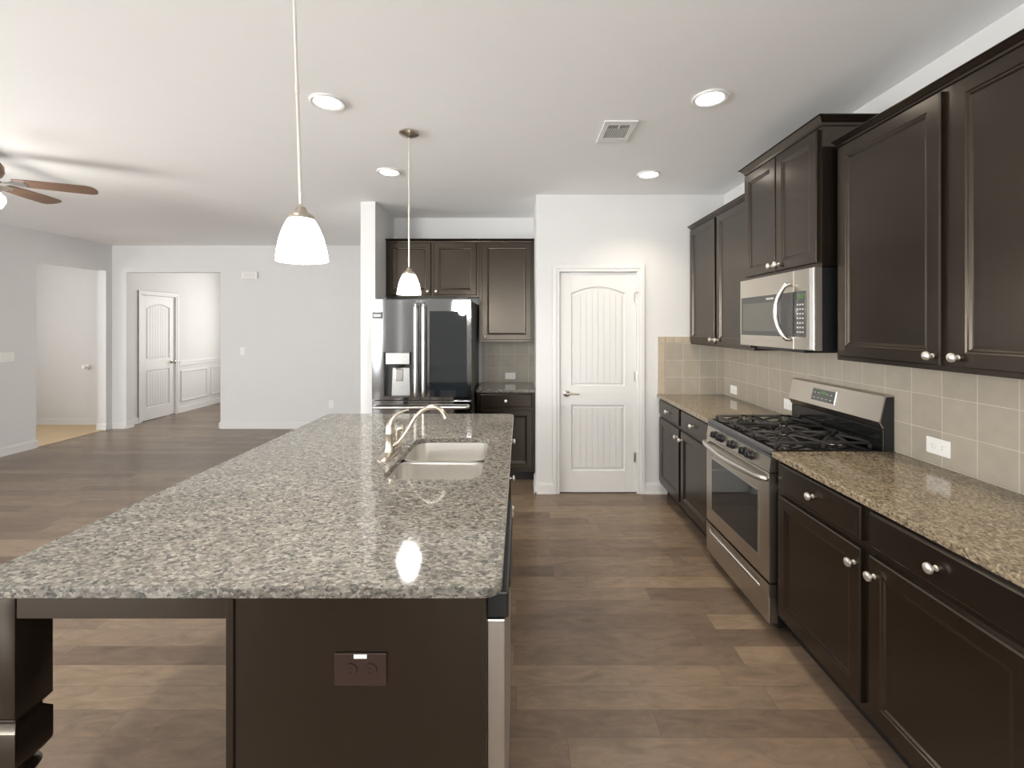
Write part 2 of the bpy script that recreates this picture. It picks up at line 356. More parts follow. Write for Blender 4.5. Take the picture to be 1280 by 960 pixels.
baseboard('baseboard_foyer', [(-6.02, YF+.12, -6.02, 7.18-CW, 1, 0), (-6.02, 7.90+CW, -6.02, 9.4, 1, 0), (-6.02, 9.4, -3.0, 9.4, 0, -1)])
baseboard('baseboard_passage', [(-8.1, 7.02, XL-.13, 7.02, 0, -1)])
# wainscot in the foyer
mb = MB(); x = -6.02
mb.box(x, x+.025, 7.97, 9.4, .885, .905).box(x, x+.014, 7.97, 9.4, .835, .885)
def frame_x(mb, x, y0, y1, z0, z1, t=.028, d=.014):
    mb.box(x, x+d, y0, y1, z0, z0+t, .004).box(x, x+d, y0, y1, z1-t, z1, .004).box(x, x+d, y0, y0+t, z0+t, z1-t, .004).box(x, x+d, y1-t, y1, z0+t, z1-t, .004)
frame_x(mb, x, 8.02, 8.70, .19, .74); frame_x(mb, x, 8.80, 9.36, .19, .74)
struct(mb.build('trim_1', 'white'), 'white chair rail and wainscot mouldings in the foyer', 'moulding')

# ------------------------------------------------------------------ panel doors (white, arched two-panel with vertical beads)
def arch_loop(x0, x1, z0, z1, rise, y, n=14):
    pts = [(x0, y, z0), (x1, y, z0)]
    for i in range(n+1):
        t = i/n; xx = x1+(x0-x1)*t
        pts.append((xx, y, z1-rise*(1-math.cos(0.5*PI*(2*t-1)))**1.0 if rise else z1))
    return pts
def arch_z(xx, x0, x1, z1, rise):
    t = (x1-xx)/(x1-x0); return z1-rise*(1-math.cos(0.5*PI*(2*t-1)))
def panel_door(name, w, hinge_side, label, loc, rz, lever, holes):
    """leaf in local XZ (x 0..w), front face y=0 facing -y, thickness .035"""
    root = struct(thing(name, label, 'door', loc, rz))
    h = 2.022; z0 = .008; sw = .105
    px0, px1 = sw, w-sw
    lo = (.205, .81); up = (.985, 1.90); rise = .06
    mb = MB()
    mb.box(0, sw, 0, .035, z0, h+z0, .0015, 1).box(w-sw, w, 0, .035, z0, h+z0, .0015, 1)
    mb.box(sw, w-sw, 0, .035, z0, lo[0]).box(sw, w-sw, 0, .035, lo[1], up[0])
    # top rail with an arched underside
    n = 20; top = [(px1, h+z0), (px0, h+z0)] + [(px0+(px1-px0)*i/n, arch_z(px0+(px1-px0)*i/n, px0, px1, up[1], rise)) for i in range(n+1)]
    mb.prism(top, 'y', 0, .035)
    mb.build('door_leaf', 'white', root)
    for zz, rs in ((lo, 0), (up, rise)):
        m2 = MB(); prof = [(0, .0), (.006, .012), (.018, .013), (.026, .006), (.030, .006)]
        loops = [arch_loop(px0+i, px1-i, zz[0]+i, zz[1]-i, rs, d) for i, d in prof]
        m2.loft(loops, False, False)
        i = .030; a, b = px0+i, px1-i; k = 8; pw = (b-a)/k
        m2.loft([arch_loop(a, b, zz[0]+i, zz[1]-i, rs, .009), arch_loop(a, b, zz[0]+i, zz[1]-i, rs, .030)], True, True)
        for q in range(k):      # beads
            u0, u1 = a+pw*q+.0022, a+pw*(q+1)-.0022
            pts = [(u0, zz[0]+i), (u1, zz[0]+i)] + [(u1+(u0-u1)*j/4, arch_z(u1+(u0-u1)*j/4, a, b, zz[1]-i, rs)) for j in range(5)]
            m2.prism(pts, 'y', .0055, .010)
        m2.build('door_panel', 'groove', root, 30)
    hx = w if hinge_side > 0 else 0
    for hz in (.33, 1.07, 1.80):
        hb = MB().lathe([(.007, hz-.045), (.007, hz+.045)], (hx+hinge_side*.001, -.007, 0), 'z', 12)
        hb.lathe([(.004, hz-.05), (.004, hz+.05)], (hx+hinge_side*.001, -.007, 0), 'z', 10)
        hb.box(hx-hinge_side*.024, hx, -.001, .001, hz-.044, hz+.044).build('hinge', 'steel', root, 40)
    kx = .06 if hinge_side > 0 else w-.06; kz = .915
    kb = MB().lathe([(.001, 0), (.027, -.001), (.029, -.006), (.022, -.010), (.010, -.013), (.009, -.045), (.006, -.046)], (kx, 0, kz), 'y', 24, False)
    if lever:
        kb.tube([(kx, -.045, kz), (kx+.03, -.049, kz+.003), (kx+.07, -.047, kz+.002), (kx+.112, -.042, kz-.005)], [.010, .009, .0075, .006], 12)
    else:
        kb.lathe([(.008, -.040), (.020, -.046), (.027, -.056), (.026, -.066), (.016, -.074), (.001, -.076)], (kx, 0, kz), 'y', 24)
    kb.build('door_handle', 'nickel', root, 40)
    return root
def casing(name, w, loc, rz, label):
    """casing around an opening 0..w, 0..DH; front at local y=0"""
    mb = MB(); g = .006
    for y, t in ((-.012, 0), (-.018, .012)):
        i = CW if t == 0 else CW*.55
        mb.box(-CW-g+.0, -CW-g+i, y, 0, 0, DH+CW, .002).box(w+g+CW-i, w+g+CW, y, 0, 0, DH+CW, .002)
        mb.box(-CW-g+i, w+g+CW-i, y, 0, DH+CW-i, DH+CW, .002)
    # jamb
    mb.box(-g, -.0015, 0, .11, 0, DH).box(w+.0015, w+g, 0, .11, 0, DH).box(-.003, w+.003, 0, .11, DH-.002, DH)
    o = struct(mb.build(name, 'white'), label, 'door casing'); o.location = loc; o.rotation_euler = (0, 0, rz); return o
d1 = panel_door('door_1', .704, 1, 'white arched two-panel pantry door with a lever handle', (.367, YP+.014, 0), 0, True, None)
MB().box(.704-.016, .704-.006, -.05, -.001, 1.835, 1.845).lathe([(.009, -.055), (.009, -.045)], (.704-.011, 0, 1.84), 'y', 12).lathe([(.004,1.78),(.004,1.88)],(.704-.011,-.03,0),'z',8).build('hinge_stop', 'steel', d1)
casing('trim_2', .704, (.367, YP, 0), 0, 'white casing around the pantry door')
# foyer door: faces +X, so local x runs along +Y  (rz = 90deg)
d2 = panel_door('door_2', .70, -1, 'white arched two-panel door with round knob seen through the foyer opening', (-6.034, 7.19, 0), PI/2, False, None)
casing('trim_4', .70, (-6.02, 7.19, 0), PI/2, 'white casing around the foyer door')
# white knob in the passage
t = thing('door_stop', 'small white round bumper knob on the white wall inside the left passage', 'door stop', (-6.72, 7.02, .90))
MB().lathe([(.001, 0), (.038, -.001), (.038, -.006), (.014, -.010), (.013, -.04), (.030, -.046), (.036, -.058), (.028, -.070), (.001, -.074)], (0, 0, 0), 'y', 24, False).build('knob', 'plate', t, 40)

# ------------------------------------------------------------------ cabinets (local: x width, front y=0 facing -y, z up)
DOORP = [(0, -.001), (0, .014), (.004, .019), (.052, .019), (.056, .0155), (.062, .0145), (.068, .009), (.072, .008)]
DRAWP = [(0, -.001), (0, .013), (.005, .017), (.010, .019), (.011, .019)]
def knob(parent, x, z, y=-.019):
    return MB().lathe([(.009, y+.001), (.009, y-.002), (.0055, y-.004), (.005, y-.014), (.012, y-.018), (.0165, y-.023), (.0155, y-.029), (.008, y-.034), (.0005, y-.035)], (x, 0, z), 'y', 20, False).build('knob', 'knob', parent, 40)
def door(parent, x0, x1, z0, z1, kside, kz):
    d = MB().rings(x0, x1, z0, z1, DOORP).build('cabinet_door', 'cab', parent)
    knob(d, (x1-.028) if kside > 0 else (x0+.028), kz); return d
def drawer(parent, x0, x1, z0, z1, withknob=True):
    d = MB().rings(x0, x1, z0, z1, DRAWP).build('drawer', 'cab', parent)
    if withknob: knob(d, (x0+x1)/2, (z0+z1)/2)
    return d
def crown(parent, w, d, z, h=.045, o=.04, left=True, right=True):
    prof = [(0, 0), (.006, 0), (.008, h*.3), (o*.5, h*.55), (o*.85, h*.85), (o, h*.88), (o, h), (0, h)]
    loops = [[(-(q if left else 0), -q, z+zz), (w+(q if right else 0), -q, z+zz), (w+(q if right else 0), d, z+zz), (-(q if left else 0), d, z+zz)] for q, zz in prof]
    return MB().loft(loops).build('crown_moulding', 'cab', parent)
def base_cabinet(label, loc, rz, w, depth, bays, group=None, toe=.07, filler=0, sides=(1, 1), name='base_cabinet', hollow=False):
    root = thing(name, label, 'cabinet', loc, rz, group)
    mb = MB()
    if hollow:
        mb.box(0, w, 0, .02, .10, .884).box(0, .018, .02, depth, .10, .884).box(w-.018, w, .02, depth, .10, .884).box(.018, w-.018, .02, depth, .10, .118).box(.018, w-.018, depth-.01, depth, .118, .884)
    else: mb.box(0, w, 0, depth, .10, .884)
    mb.build('carcass', 'cab', root)
    MB().box(.0, w, toe, depth, 0, .10).build('toe_kick', 'cabdark', root)
    for (x0, x1, kind, ks) in bays:
        if kind in ('dd',):
            drawer(root, x0, x1, .738, .868); door(root, x0, x1, .135, .708, ks, .645)
        elif kind == 'ff':
            drawer(root, x0, x1, .738, .868, False); door(root, x0, x1, .135, .708, ks, .645)
        elif kind == '3d':
            drawer(root, x0, x1, .738, .868); drawer(root, x0, x1, .45, .708); drawer(root, x0, x1, .135, .425)
    return root
def upper_cabinet(label, loc, rz, w, depth, h, bays, group=None, cl=True, cr=True, ch=.028, name='wall_cabinet'):
    """origin at the bottom front left corner"""
    root = thing(name, label, 'cabinet', loc, rz, group)
    MB().box(0, w, 0, depth, 0, h).build('carcass', 'cab', root)
    for x0, x1, ks in bays: door(root, x0, x1, .02, h-.012, ks, .055)
    crown(root, w, depth, h, ch, .035, cl, cr)
    return root
RX = -PI/2
FB, FU = 1.283, 1.565          # carcass faces of the base and wall cabinets on the right wall
Y2, Y3 = 2.25, 3.015           # range bay
def pair(w, a=.028, g=.042): m = w/2; return (a, m-g/2, m+g/2, w-a)
# far base + near base (right wall)
wf = YP-Y3-.006; a, b, c, d = pair(wf)
base_cabinet('dark espresso base cabinet with two drawers and two doors between pantry wall and range', (FB, YP-.003, 0), RX, wf, XR-FB-.002, [(a, b, 'dd', 1), (c, d, 'dd', -1)])
wn = 1.17; a, b, c, d = pair(wn)
base_cabinet('dark base cabinet with two drawers and two doors, nearest the camera right of the range', (FB, Y2-.003, 0), RX, wn, XR-FB-.002, [(a, b, 'dd', 1), (c, d, 'dd', -1)])
# uppers
a, b, c, d = pair(wf)
upper_cabinet('dark two-door wall cabinet in the corner beside the pantry wall, left of the microwave', (FU, YP-.003, 1.372), RX, wf, XR-FU-.002, 1.043, [(a, b, 1), (c, d, -1)], cl=False, cr=False)
upper_cabinet('dark two-door wall cabinet nearest on the right, hanging above the outlet', (FU, Y2-.022, 1.372), RX, wn-.02, XR-FU-.002, 1.043, [(.025, .562, 1), (.605, 1.13, -1)], cl=False, cr=True)
wm = Y3-Y2-.004; a, b, c, d = pair(wm, .018, .012)
upper_cabinet('short raised dark two-door wall cabinet mounted above the microwave', (1.505, Y3-.002, 1.836), RX, wm, XR-1.505-.002, .700, [(a, b, 1), (c, d, -1)], ch=.045)
# alcove cabinets
cA = base_cabinet('dark base cabinet with one drawer and one door between refrigerator and pantry wall', (-.425, 4.455, 0), 0, .573, YA-4.457, [(.03, .543, 'dd', -1)])
upper_cabinet('tall dark single-door wall cabinet right of the refrigerator', (-.425, 4.725, 1.372), 0, .573, YA-4.727, 1.043, [(.03, .543, -1)], cl=False, cr=False)
upper_cabinet('dark two-door wall cabinet mounted above the refrigerator', (-1.40, 4.725, 1.84), 0, .972, YA-4.727, .575, [(.03, .470, 1), (.502, .945, -1)], cl=False, cr=False)

# ------------------------------------------------------------------ worktops
def rrect(x0, x1, y0, y1, r, n=6):
    pts = []
    for cx, cy, a0 in ((x1-r, y0+r, -PI/2), (x1-r, y1-r, 0), (x0+r, y1-r, PI/2), (x0+r, y0+r, PI)):
        for i in range(n+1): a = a0+i/n*PI/2; pts.append((cx+r*math.cos(a), cy+r*math.sin(a)))
    return pts
def slab(name, mat, outer, z0, z1, hole=None, parent=None, bev=.003):
    bm = bmesh.new()
    def loop(pts, z): return [bm.verts.new((x, y, z)) for x, y in pts]
    def inset(pts, d):
        c = [sum(p[0] for p in pts)/len(pts), sum(p[1] for p in pts)/len(pts)]
        xs = [p[0] for p in pts]; ys = [p[1] for p in pts]; hx, hy = (max(xs)-min(xs))/2, (max(ys)-min(ys))/2
        mx, my = (max(xs)+min(xs))/2, (max(ys)+min(ys))/2
        return [((x-mx)*(1-d/hx)+mx, (y-my)*(1-d/hy)+my) for x, y in pts]
    def skin(A, B):
        n = len(A)
        for i in range(n): bm.faces.new((A[i], A[(i+1) % n], B[(i+1) % n], B[i]))
    def edges(A): return [bm.edges.get((A[i], A[(i+1) % len(A)])) or bm.edges.new((A[i], A[(i+1) % len(A)])) for i in range(len(A))]
    o = [loop(inset(outer, bev), z0), loop(outer, z0+bev), loop(outer, z1-bev), loop(inset(outer, bev), z1)]
    for p, q in zip(o[:-1], o[1:]): skin(p, q)
    te, be = edges(o[-1]), edges(o[0])
    if hole:
        h = [loop(hole, z0), loop(hole, z1-.002), loop(inset(hole, -.002), z1)]
        for p, q in zip(h[:-1], h[1:]): skin(p, q)
        te += edges(h[-1]); be += edges(h[0])
    bmesh.ops.triangle_fill(bm, use_beauty=True, use_dissolve=False, edges=te)
    bmesh.ops.triangle_fill(bm, use_beauty=True, use_dissolve=False, edges=be)
    bmesh.ops.recalc_face_normals(bm, faces=bm.faces)
    me = bpy.data.meshes.new(name); bm.to_mesh(me); bm.free(); me.materials.append(M_[mat])
    ob = bpy.data.objects.new(name, me); COL.objects.link(ob)
    if parent: ob.parent = parent
    return ob
CT = .914
IX0, IX1, IY0, IY1 = -1.36, -.044, 1.082, 3.215
SX0, SX1, SY0, SY1 = -.57, -.165, 1.84, 2.525
tag(slab('island_countertop', 'gran', rrect(IX0, IX1, IY0, IY1, .045), .885, CT, rrect(SX0, SX1, SY0, SY1, .07)), 'large speckled grey granite worktop on the island with the sink cut out', 'countertop')
tag(slab('countertop', 'gran_warmlit', rrect(1.252, XR-.0105, Y3+.001, YP-.0105, .003), .885, CT), 'granite worktop with warm light painted into its colour, between the pantry wall and the range', 'countertop')
tag(slab('countertop', 'gran_warmlit', rrect(1.252, XR-.0105, Y2-wn-.02, Y2-.001, .003), .885, CT), 'long granite worktop with warm light painted into its colour, nearest on the right of the range', 'countertop')
tag(slab('countertop', 'gran', rrect(-.43, .149, 4.42, YA-.0105, .003), .885, CT), 'short granite worktop in the alcove beside the refrigerator', 'countertop')
# ------------------------------------------------------------------ backsplash
t = thing('backsplash', 'square beige tile backsplash along the right wall behind the range', 'backsplash', (0, 0, 0))
MB().box(XR-.010, XR-.0005, Y2-wn-.02, YP-.001, CT-.03, 1.371).build('tile_field', 'tileR', t)
MB().box(XR-.010, XR-.0005, Y2+.001, Y3-.001, 1.371, 1.405).build('tile_strip', 'tileR', t)
t = thing('backsplash', 'small beige tile backsplash on the pantry wall, edged with narrow border tiles', 'backsplash', (0, 0, 0))
MB().box(1.331, XR-.011, YP-.010, YP-.0005, CT-.002, 1.379).build('tile_field', 'tileP', t)
mb = MB(); z = CT
for k in range(3): mb.box(1.262, 1.329, YP-.011, YP-.0005, CT+.155*k+.001, CT+.155*(k+1)-.001, .002)
x = 1.262
mb.box(x, 1.329, YP-.011, YP-.0005, 1.380, 1.439, .002)
x = 1.331
while x < FU-.02: mb.box(x, min(x+.076, XR-.012), YP-.011, YP-.0005, 1.380, 1.439, .002); x += .078
mb.build('border_tiles', 'border', t)
t = MB().box(-.425, .149, YA-.010, YA-.0005, CT-.002, 1.371).build('backsplash', 'tileP'); tag(t, 'beige tile backsplash in the alcove above the short worktop', 'backsplash')

# ------------------------------------------------------------------ island base
isl = thing('kitchen_island', 'dark espresso island base with end panel, seating overhang and turned legs', 'kitchen island', (0, 0, 0))
PX0, PX1, PY = -.721, -.082, 1.112
MB().box(PX0+.018, PX1-.012, PY, PY+.018, 0, .884).build('end_panel', 'cab', isl)
MB().box(PX0, PX0+.019, PY-.006, PY+.02, 0, .884, .003).build('corner_stile', 'cab', isl)
MB().box(PX1-.013, PX1, PY-.004, PY+.018, 0, .884, .002).build('corner_stile', 'cab', isl)
MB().box(PX0, PX0+.018, PY+.02, 3.175, 0, .884).build('back_panel', 'cab', isl)
MB().box(PX0+.019, PX1-.02, 3.157, 3.175, 0, .884).build('end_panel', 'cab', isl)
mb = MB()
mb.box(-1.242, PX0-.001, PY+.002, PY+.022, .817, .884, .002).box(-1.30, -1.28, 1.21, 3.08, .817, .884, .002).box(-1.242, PX0-.001, 3.150, 3.170, .817, .884, .002)
mb.build('apron', 'cab', isl)
def turned_leg(cx, cy):
    mb = MB(); s = .046
    mb.box(cx-s, cx+s, cy-s, cy+s, .570, .884, .002)
    # chamfered neck, ring and turned shaft
    def sq(q, z): return [(cx-q, cy-q, z), (cx+q, cy-q, z), (cx+q, cy+q, z), (cx-q, cy+q, z)]
    mb.loft([sq(s, .570), sq(s*.98, .567), sq(s*.70, .553), sq(s*.70, .547), sq(s*.98, .533), sq(s, .530), sq(s, .455), sq(s*.97, .447), sq(s*.72, .432)])
    mb.lathe([(.030, .436), (.030, .424), (.040, .418), (.046, .408), (.040, .398), (.033, .392), (.036, .37), (.044, .33), (.043, .28), (.036, .22), (.030, .18),
              (.029, .165), (.038, .158), (.042, .148), (.038, .138), (.030, .132), (.030, .118)], (cx, cy, 0), 'z', 28)
    mb.loft([sq(s*.72, .130), sq(s*.97, .112), sq(s, .105), sq(s, .01), sq(s*.93, 0)])
    return mb.build('leg', 'cab', isl, 35)
turned_leg(-1.289, 1.158); turned_leg(-1.289, 3.125)
# cabinets on the working side of the island (face +X)
IF = -.082
def isl_cab(label, y0, y1, bays, hollow=False):
    return base_cabinet(label, (IF, y0, 0), PI/2, y1-y0, .60, bays, hollow=hollow)
isl_cab('dark island sink base with two doors and false drawer fronts under the sink', 1.746, 2.60, [(.02, .420, 'ff', 1), (.432, .834, 'ff', -1)], True)
isl_cab('dark island cabinet with drawer and door nearest the refrigerator end', 2.602, 3.155, [(.02, .53, 'dd', -1)])
# dishwasher
dw = thing('dishwasher', 'stainless dishwasher with black control strip built into the island end', 'dishwasher', (IF, 1.134, 0), PI/2)
MB().box(0, .606, .004, .58, .10, .875).build('tub', 'black', dw)
MB().box(.0, .608, -.0455, .002, .11, .803, .004).build('dishwasher_door', 'steel', dw)
MB().box(.0, .608, -.053, .003, .806, .872, .005).build('control_panel', 'black', dw)
MB().box(.02, .59, .05, .06, 0, .10).build('toe_kick', 'cabdark', dw)
MB().box(.1, .5, -.056, -.0525, .824, .846, .003).build('handle', 'black', dw)
# outlet in the end panel
def outlet(label, loc, rz, pm='plate', sm='plate_h', group=None, w=.115, h=.073, vertical=False, name='wall_outlet'):
    o = thing(name, label, 'outlet', loc, rz, group)
    if vertical: w, h = h, w
    MB().box(-w/2, w/2, -.005, 0, -h/2, h/2, .002).build('cover_plate', pm, o)
    for s in (-1, 1):
        cx, cz = (0, s*.024) if vertical else (s*.024, 0)
        rb = MB().lathe([(.001, -.0075), (.016, -.0075), (.0165, -.0045)], (cx, 0, cz), 'y', 20, False).build('receptacle', pm, o)
        sb = MB()
        for q in (-1, 1):
            if vertical: sb.box(cx+q*.006-.001, cx+q*.006+.001, -.0079, -.007, cz, cz+.008)
            else: sb.box(cx-.004, cx+.004, -.0079, -.007, cz+q*.006-.001, cz+q*.006+.001)
        sb.build('slots', sm, rb)
    return o
o = outlet('brown duplex outlet on the end panel of the island', (-.391, PY, .697), 0, 'brown', 'black', w=.128, h=.080)
MB().box(-.016, .016, -.0062, -.005, .028, .038).build('sticker', 'plate', o)
outlet('white outlet on the tile backsplash above the nearest right worktop', (XR-.010, 2.013, 1.0), RX)
outlet('white outlet on the tile backsplash just left of the range backguard', (XR-.010, 3.13, .992), RX)
outlet('white outlet on the tile backsplash near the pantry wall corner', (XR-.010, 3.94, .98), RX)
outlet('white outlet on the alcove backsplash beside the refrigerator', (-.107, YA-.010, .98), 0)
outlet('white outlet low on the grey far wall above the baseboard', (-2.82, YF, .365), 0, vertical=True)
def switch(label, loc, rz, n):
    o = thing('light_switch', label, 'light switch', loc, rz); w = .07+.046*(n-1)
    MB().box(-w/2, w/2, -.006, 0, -.058, .058, .002).build('cover_plate', 'plate', o)
    for k in range(n):
        cx = (k-(n-1)/2)*.046; MB().box(cx-.016, cx+.016, -.009, -.005, -.033, .033, .002).build('rocker', 'plate', o)
switch('white light switch on the grey far wall right of the foyer opening', (-4.15, YF, 1.16), 0, 1)
switch('white triple light switch on the left wall beside the passage opening', (XL, 5.37, 1.165), PI/2, 3)
o = thing('door_chime', 'small white chime box high on the grey far wall', 'door chime', (-4.03, YF, 2.29))
MB().box(-.115, .115, -.035, 0, -.055, .055, .008).build('cover', 'plate', o)
mb = MB()
for k in range(7): mb.box(-.09, .09, -.0362, -.0345, -.036+k*.012, -.032+k*.012)
mb.build('grille', 'mark', o)

# ------------------------------------------------------------------ sink
snk = thing('kitchen_sink', 'stainless double bowl sink set under the island granite', 'sink', (0, 0, .885))
def bowl(y0, y1, depth):
    mb = MB(); x0, x1 = SX0-.004, SX1+.004
    prof = [(-.016, -.001, .075), (0, -.001, .07), (.001, -.010, .068), (.006, -depth*.8, .065), (.014, -depth*.94, .06), (.035, -depth, .045)]
    loops = [[(x, y, z) for x, y in rrect(x0+i, x1-i, y0+(i if i > 0 else i*.4), y1-(i if i > 0 else i*.4), max(.02, r))] for i, z, r in prof]
    mb.loft(loops, False, True)
    b = mb.build('bowl', 'sink', snk, 50)
    cx, cy = (x0+x1)/2, (y0+y1)/2
    MB().lathe([(.044, -depth+.001), (.042, -depth+.003), (.034, -depth+.002), (.03, -depth+.0012), (.001, -depth+.0012)], (cx, cy, 0), 'z', 28, False, True).build('drain', 'steel', b, 40)
ym = (SY0+SY1)/2
bowl(SY0-.004, ym-.010, .19); bowl(ym+.010, SY1+.004, .19)
MB().box(SX0+.002, SX1-.002, ym-.0145, ym+.0145, -.016, -.0045, .005, 3).build('divider', 'sink', snk, 50)
# ------------------------------------------------------------------ faucet
fc = thing('kitchen_faucet', 'brushed nickel single lever faucet with side sprayer behind the island sink', 'faucet', (-.632, 2.20, CT))
mb = MB(); pl = lambda k, z: [(x*k, y*k if abs(y) < 9 else y, z) for x, y in rrect(-.032, .032, -.13, .13, .031)]
mb.loft([pl(1, 0), pl(1, .004), pl(.93, .010), pl(.80, .014)]); mb.build('base_plate', 'nickel', fc, 50)
MB().lathe([(.030, .012), (.027, .018), (.0235, .03), (.0225, .06), (.0225, .098), (.0235, .101), (.0235, .105), (.0225, .108), (.021, .130), (.017, .145), (.010, .156), (.002, .160)], (0, 0, 0), 'z', 28).build('body', 'nickel', fc, 50)
MB().tube([(.004, 0, .140), (.010, 0, .165), (.032, 0, .192), (.06, 0, .207), (.090, 0, .216)], [.014, .011, .008, .007, .006], 12).build('lever', 'nickel', fc, 60)
MB().tube([(.016, 0, .045), (.045, 0, .062), (.085, 0, .115), (.125, 0, .180), (.17, 0, .220), (.215, 0, .228), (.250, 0, .210), (.270, 0, .175)], [.016, .0125, .0115, .011, .011, .0115, .0125, .015], 14).build('spout', 'nickel', fc, 60)
MB().lathe([(.018, .012), (.018, .018), (.013, .022), (.012, .045), (.016, .05)], (.012, .095, 0), 'z', 20).build('sprayer_holder', 'nickel', fc, 50)
MB().tube([(.012, .095, .045), (.014, .094, .080), (.022, .092, .103), (.045, .09, .106)], [.010, .0115, .014, .017], 12).build('sprayer', 'nickel', fc, 60)

# ------------------------------------------------------------------ refrigerator (front y=0 facing -y)
FX0, FX1, FY = -1.352, -.443, 4.12
fr = thing('refrigerator', 'stainless french door refrigerator with water dispenser and dark glass door panel', 'refrigerator', (FX0, FY, 0)); fw = FX1-FX0
MB().box(.006, fw-.006, .075, .80, .03, 1.765, .004).build('cabinet_body', 'fside', fr)
zs = .858; mid = fw*.487
# left door as a ring around the dispenser recess
dx0, dx1, dz0, dz1 = .103, .372, .885, 1.295
mb = MB()
def prismdoor(mb, x0, x1, z0, z1, xs0, xs1):
    mb.box(x0, x1, 0, .070, z0, z1)
L0, L1 = .002, mid-.003
mb.box(L0, L1, 0, .07, dz1, 1.778, .0).box(L0, dx0, 0, .07, dz0, dz1).box(dx1, L1, 0, .07, dz0, dz1).box(L0, L1, 0, .07, zs+.004, dz0).box(dx0, dx1, .062, .07, dz0, dz1)
ld = mb.build('left_door', 'fsteel', fr)
# dispenser
MB().box(dx0, dx0+.012, -.002, .062, dz0, dz1-.0).box(dx1-.012, dx1, -.002, .062, dz0, dz1).box(dx0+.012, dx1-.012, .055, .061, dz0, dz1).box(dx0+.012, dx1-.012, -.002, .055, dz0, dz0+.012).build('dispenser_frame', 'panelg', ld)
MB().box(dx0+.03, dx1-.02, -.020, .05, dz1-.11, dz1+.0, .006).build('dispenser_head', 'steeld', ld)
MB().lathe([(.045, dz1-.11), (.040, dz1-.13), (.028, dz1-.142), (.001, dz1-.142)], (.235, .018, 0), 'z', 24).build('nozzle', 'panelg', ld, 40)
MB().prism([(dx0+.068, dz0+.014), (dx1-.032, dz0+.014), (dx1-.038, dz1-.145), (dx0+.078, dz1-.145)], 'y', .040, .054).build('splash_plate', 'steeld', ld)
MB().box(.205, .275, .028, .040, dz0+.145, dz1-.15, .006).build('paddle', 'chrome', ld)
for s in (.165, .312): MB().lathe([(.006, -.0205), (.006, -.023), (.001, -.0235)], (s, 0, dz1-.055), 'y', 12).build('button', 'plate', ld)
MB().box(.006, .100, -.003, -.0005, 1.600, 1.665, .001).build('energy_sticker', 'panelg', ld)
MB().box(.020, .082, -.0038, -.003, 1.624, 1.641).build('sticker_text', 'plate', ld)
rd = MB().box(mid+.003, fw-.002, 0, .07, zs+.004, 1.778, .003).build('right_door', 'fsteel', fr)
MB().box(mid+.085, fw-.042, -.006, -.0005, .890, 1.672, .003).build('glass_panel', 'glass_d', rd)
def fhandle(x, par, z0, z1):
    mb = MB().tube([(x, -.004, z0), (x, -.030, z0+.02), (x, -.036, z0+.08), (x, -.036, (z0+z1)/2), (x, -.036, z1-.08), (x, -.030, z1-.02), (x, -.004, z1)], [.016, .017, .018, .018, .018, .017, .016], 16)
    return mb.build('door_handle', 'steel', par, 60)
fhandle(mid-.034, ld, .90, 1.74); fhandle(mid+.038, rd, .90, 1.74)
MB().box(mid+.028, mid+.048, -.058, -.052, 1.36, 1.40).build('handle_badge', 'plate', rd)
fd = MB().box(.002, fw-.002, 0, .07, .10, zs-.004, .003).build('freezer_drawer', 'fsteel', fr)
MB().tube([(.03, -.002, .795), (.035, -.04, .80), (.10, -.048, .80), (fw/2, -.05, .80), (fw-.10, -.048, .80), (fw-.035, -.04, .80), (fw-.03, -.002, .795)], .014, 14).build('door_handle', 'steel', fd, 60)
MB().box(.02, fw-.02, .09, .10, 0, .098).build('base_grille', 'black', fr)
for hx_ in (.03, fw-.13): MB().box(hx_, hx_+.10, .02, .12, 1.779, 1.795, .003).build('hinge_cover', 'fside', fr)

# ------------------------------------------------------------------ gas range (front y=0 facing -y; placed at X=1.24 facing -X)
RW = Y3-Y2-.008
rg = thing('gas_range', 'stainless gas range with five burners and black grates between the right worktops', 'range', (1.242, Y3-.004, 0), RX)
rd_ = XR-.012-1.242
MB().box(.004, RW-.004, .045, rd_, .03, .905).build('range_body', 'enamel', rg)
dr = MB()
sl = (.045, RW-.09, .185, .222)
dr.box(0, RW, 0, .044, .052, .182, .003).box(0, sl[0], 0, .044, .183, .246).box(sl[1], RW, 0, .044, .183, .246).box(sl[0], sl[1], 0, .044, sl[3], .246).box(sl[0], sl[1], .018, .044, .183, sl[3])
dr = dr.build('storage_drawer', 'steelh', rg)
MB().prism([(0, .186), (.016, .195), (.016, .2), (0, .192)], 'x', sl[0], sl[1]).build('drawer_pull', 'chrome', dr)
od = MB().rings(0, RW, .258, .800, [(0, -.044), (0, -.003), (.004, 0), (.085, 0), (.087, -.002)]).build('oven_door', 'steelh', rg)
MB().rings(.080, RW-.095, .345, .690, [(0, -.002), (0, .002), (.010, .003), (.011, .001)]).build('window_trim', 'steel', od)
MB().box(.090, RW-.105, -.0035, -.0005, .355, .680).build('oven_window', 'glass_d', od)
MB().tube([(.014, .0, .772), (.020, -.020, .772), (.10, -.036, .766), (RW/2, -.050, .760), (RW-.10, -.036, .766), (RW-.020, -.020, .772), (RW-.014, .0, .772)], [.013, .014, .014, .014, .014, .014, .013], 14).build('oven_handle', 'steel', od, 60)
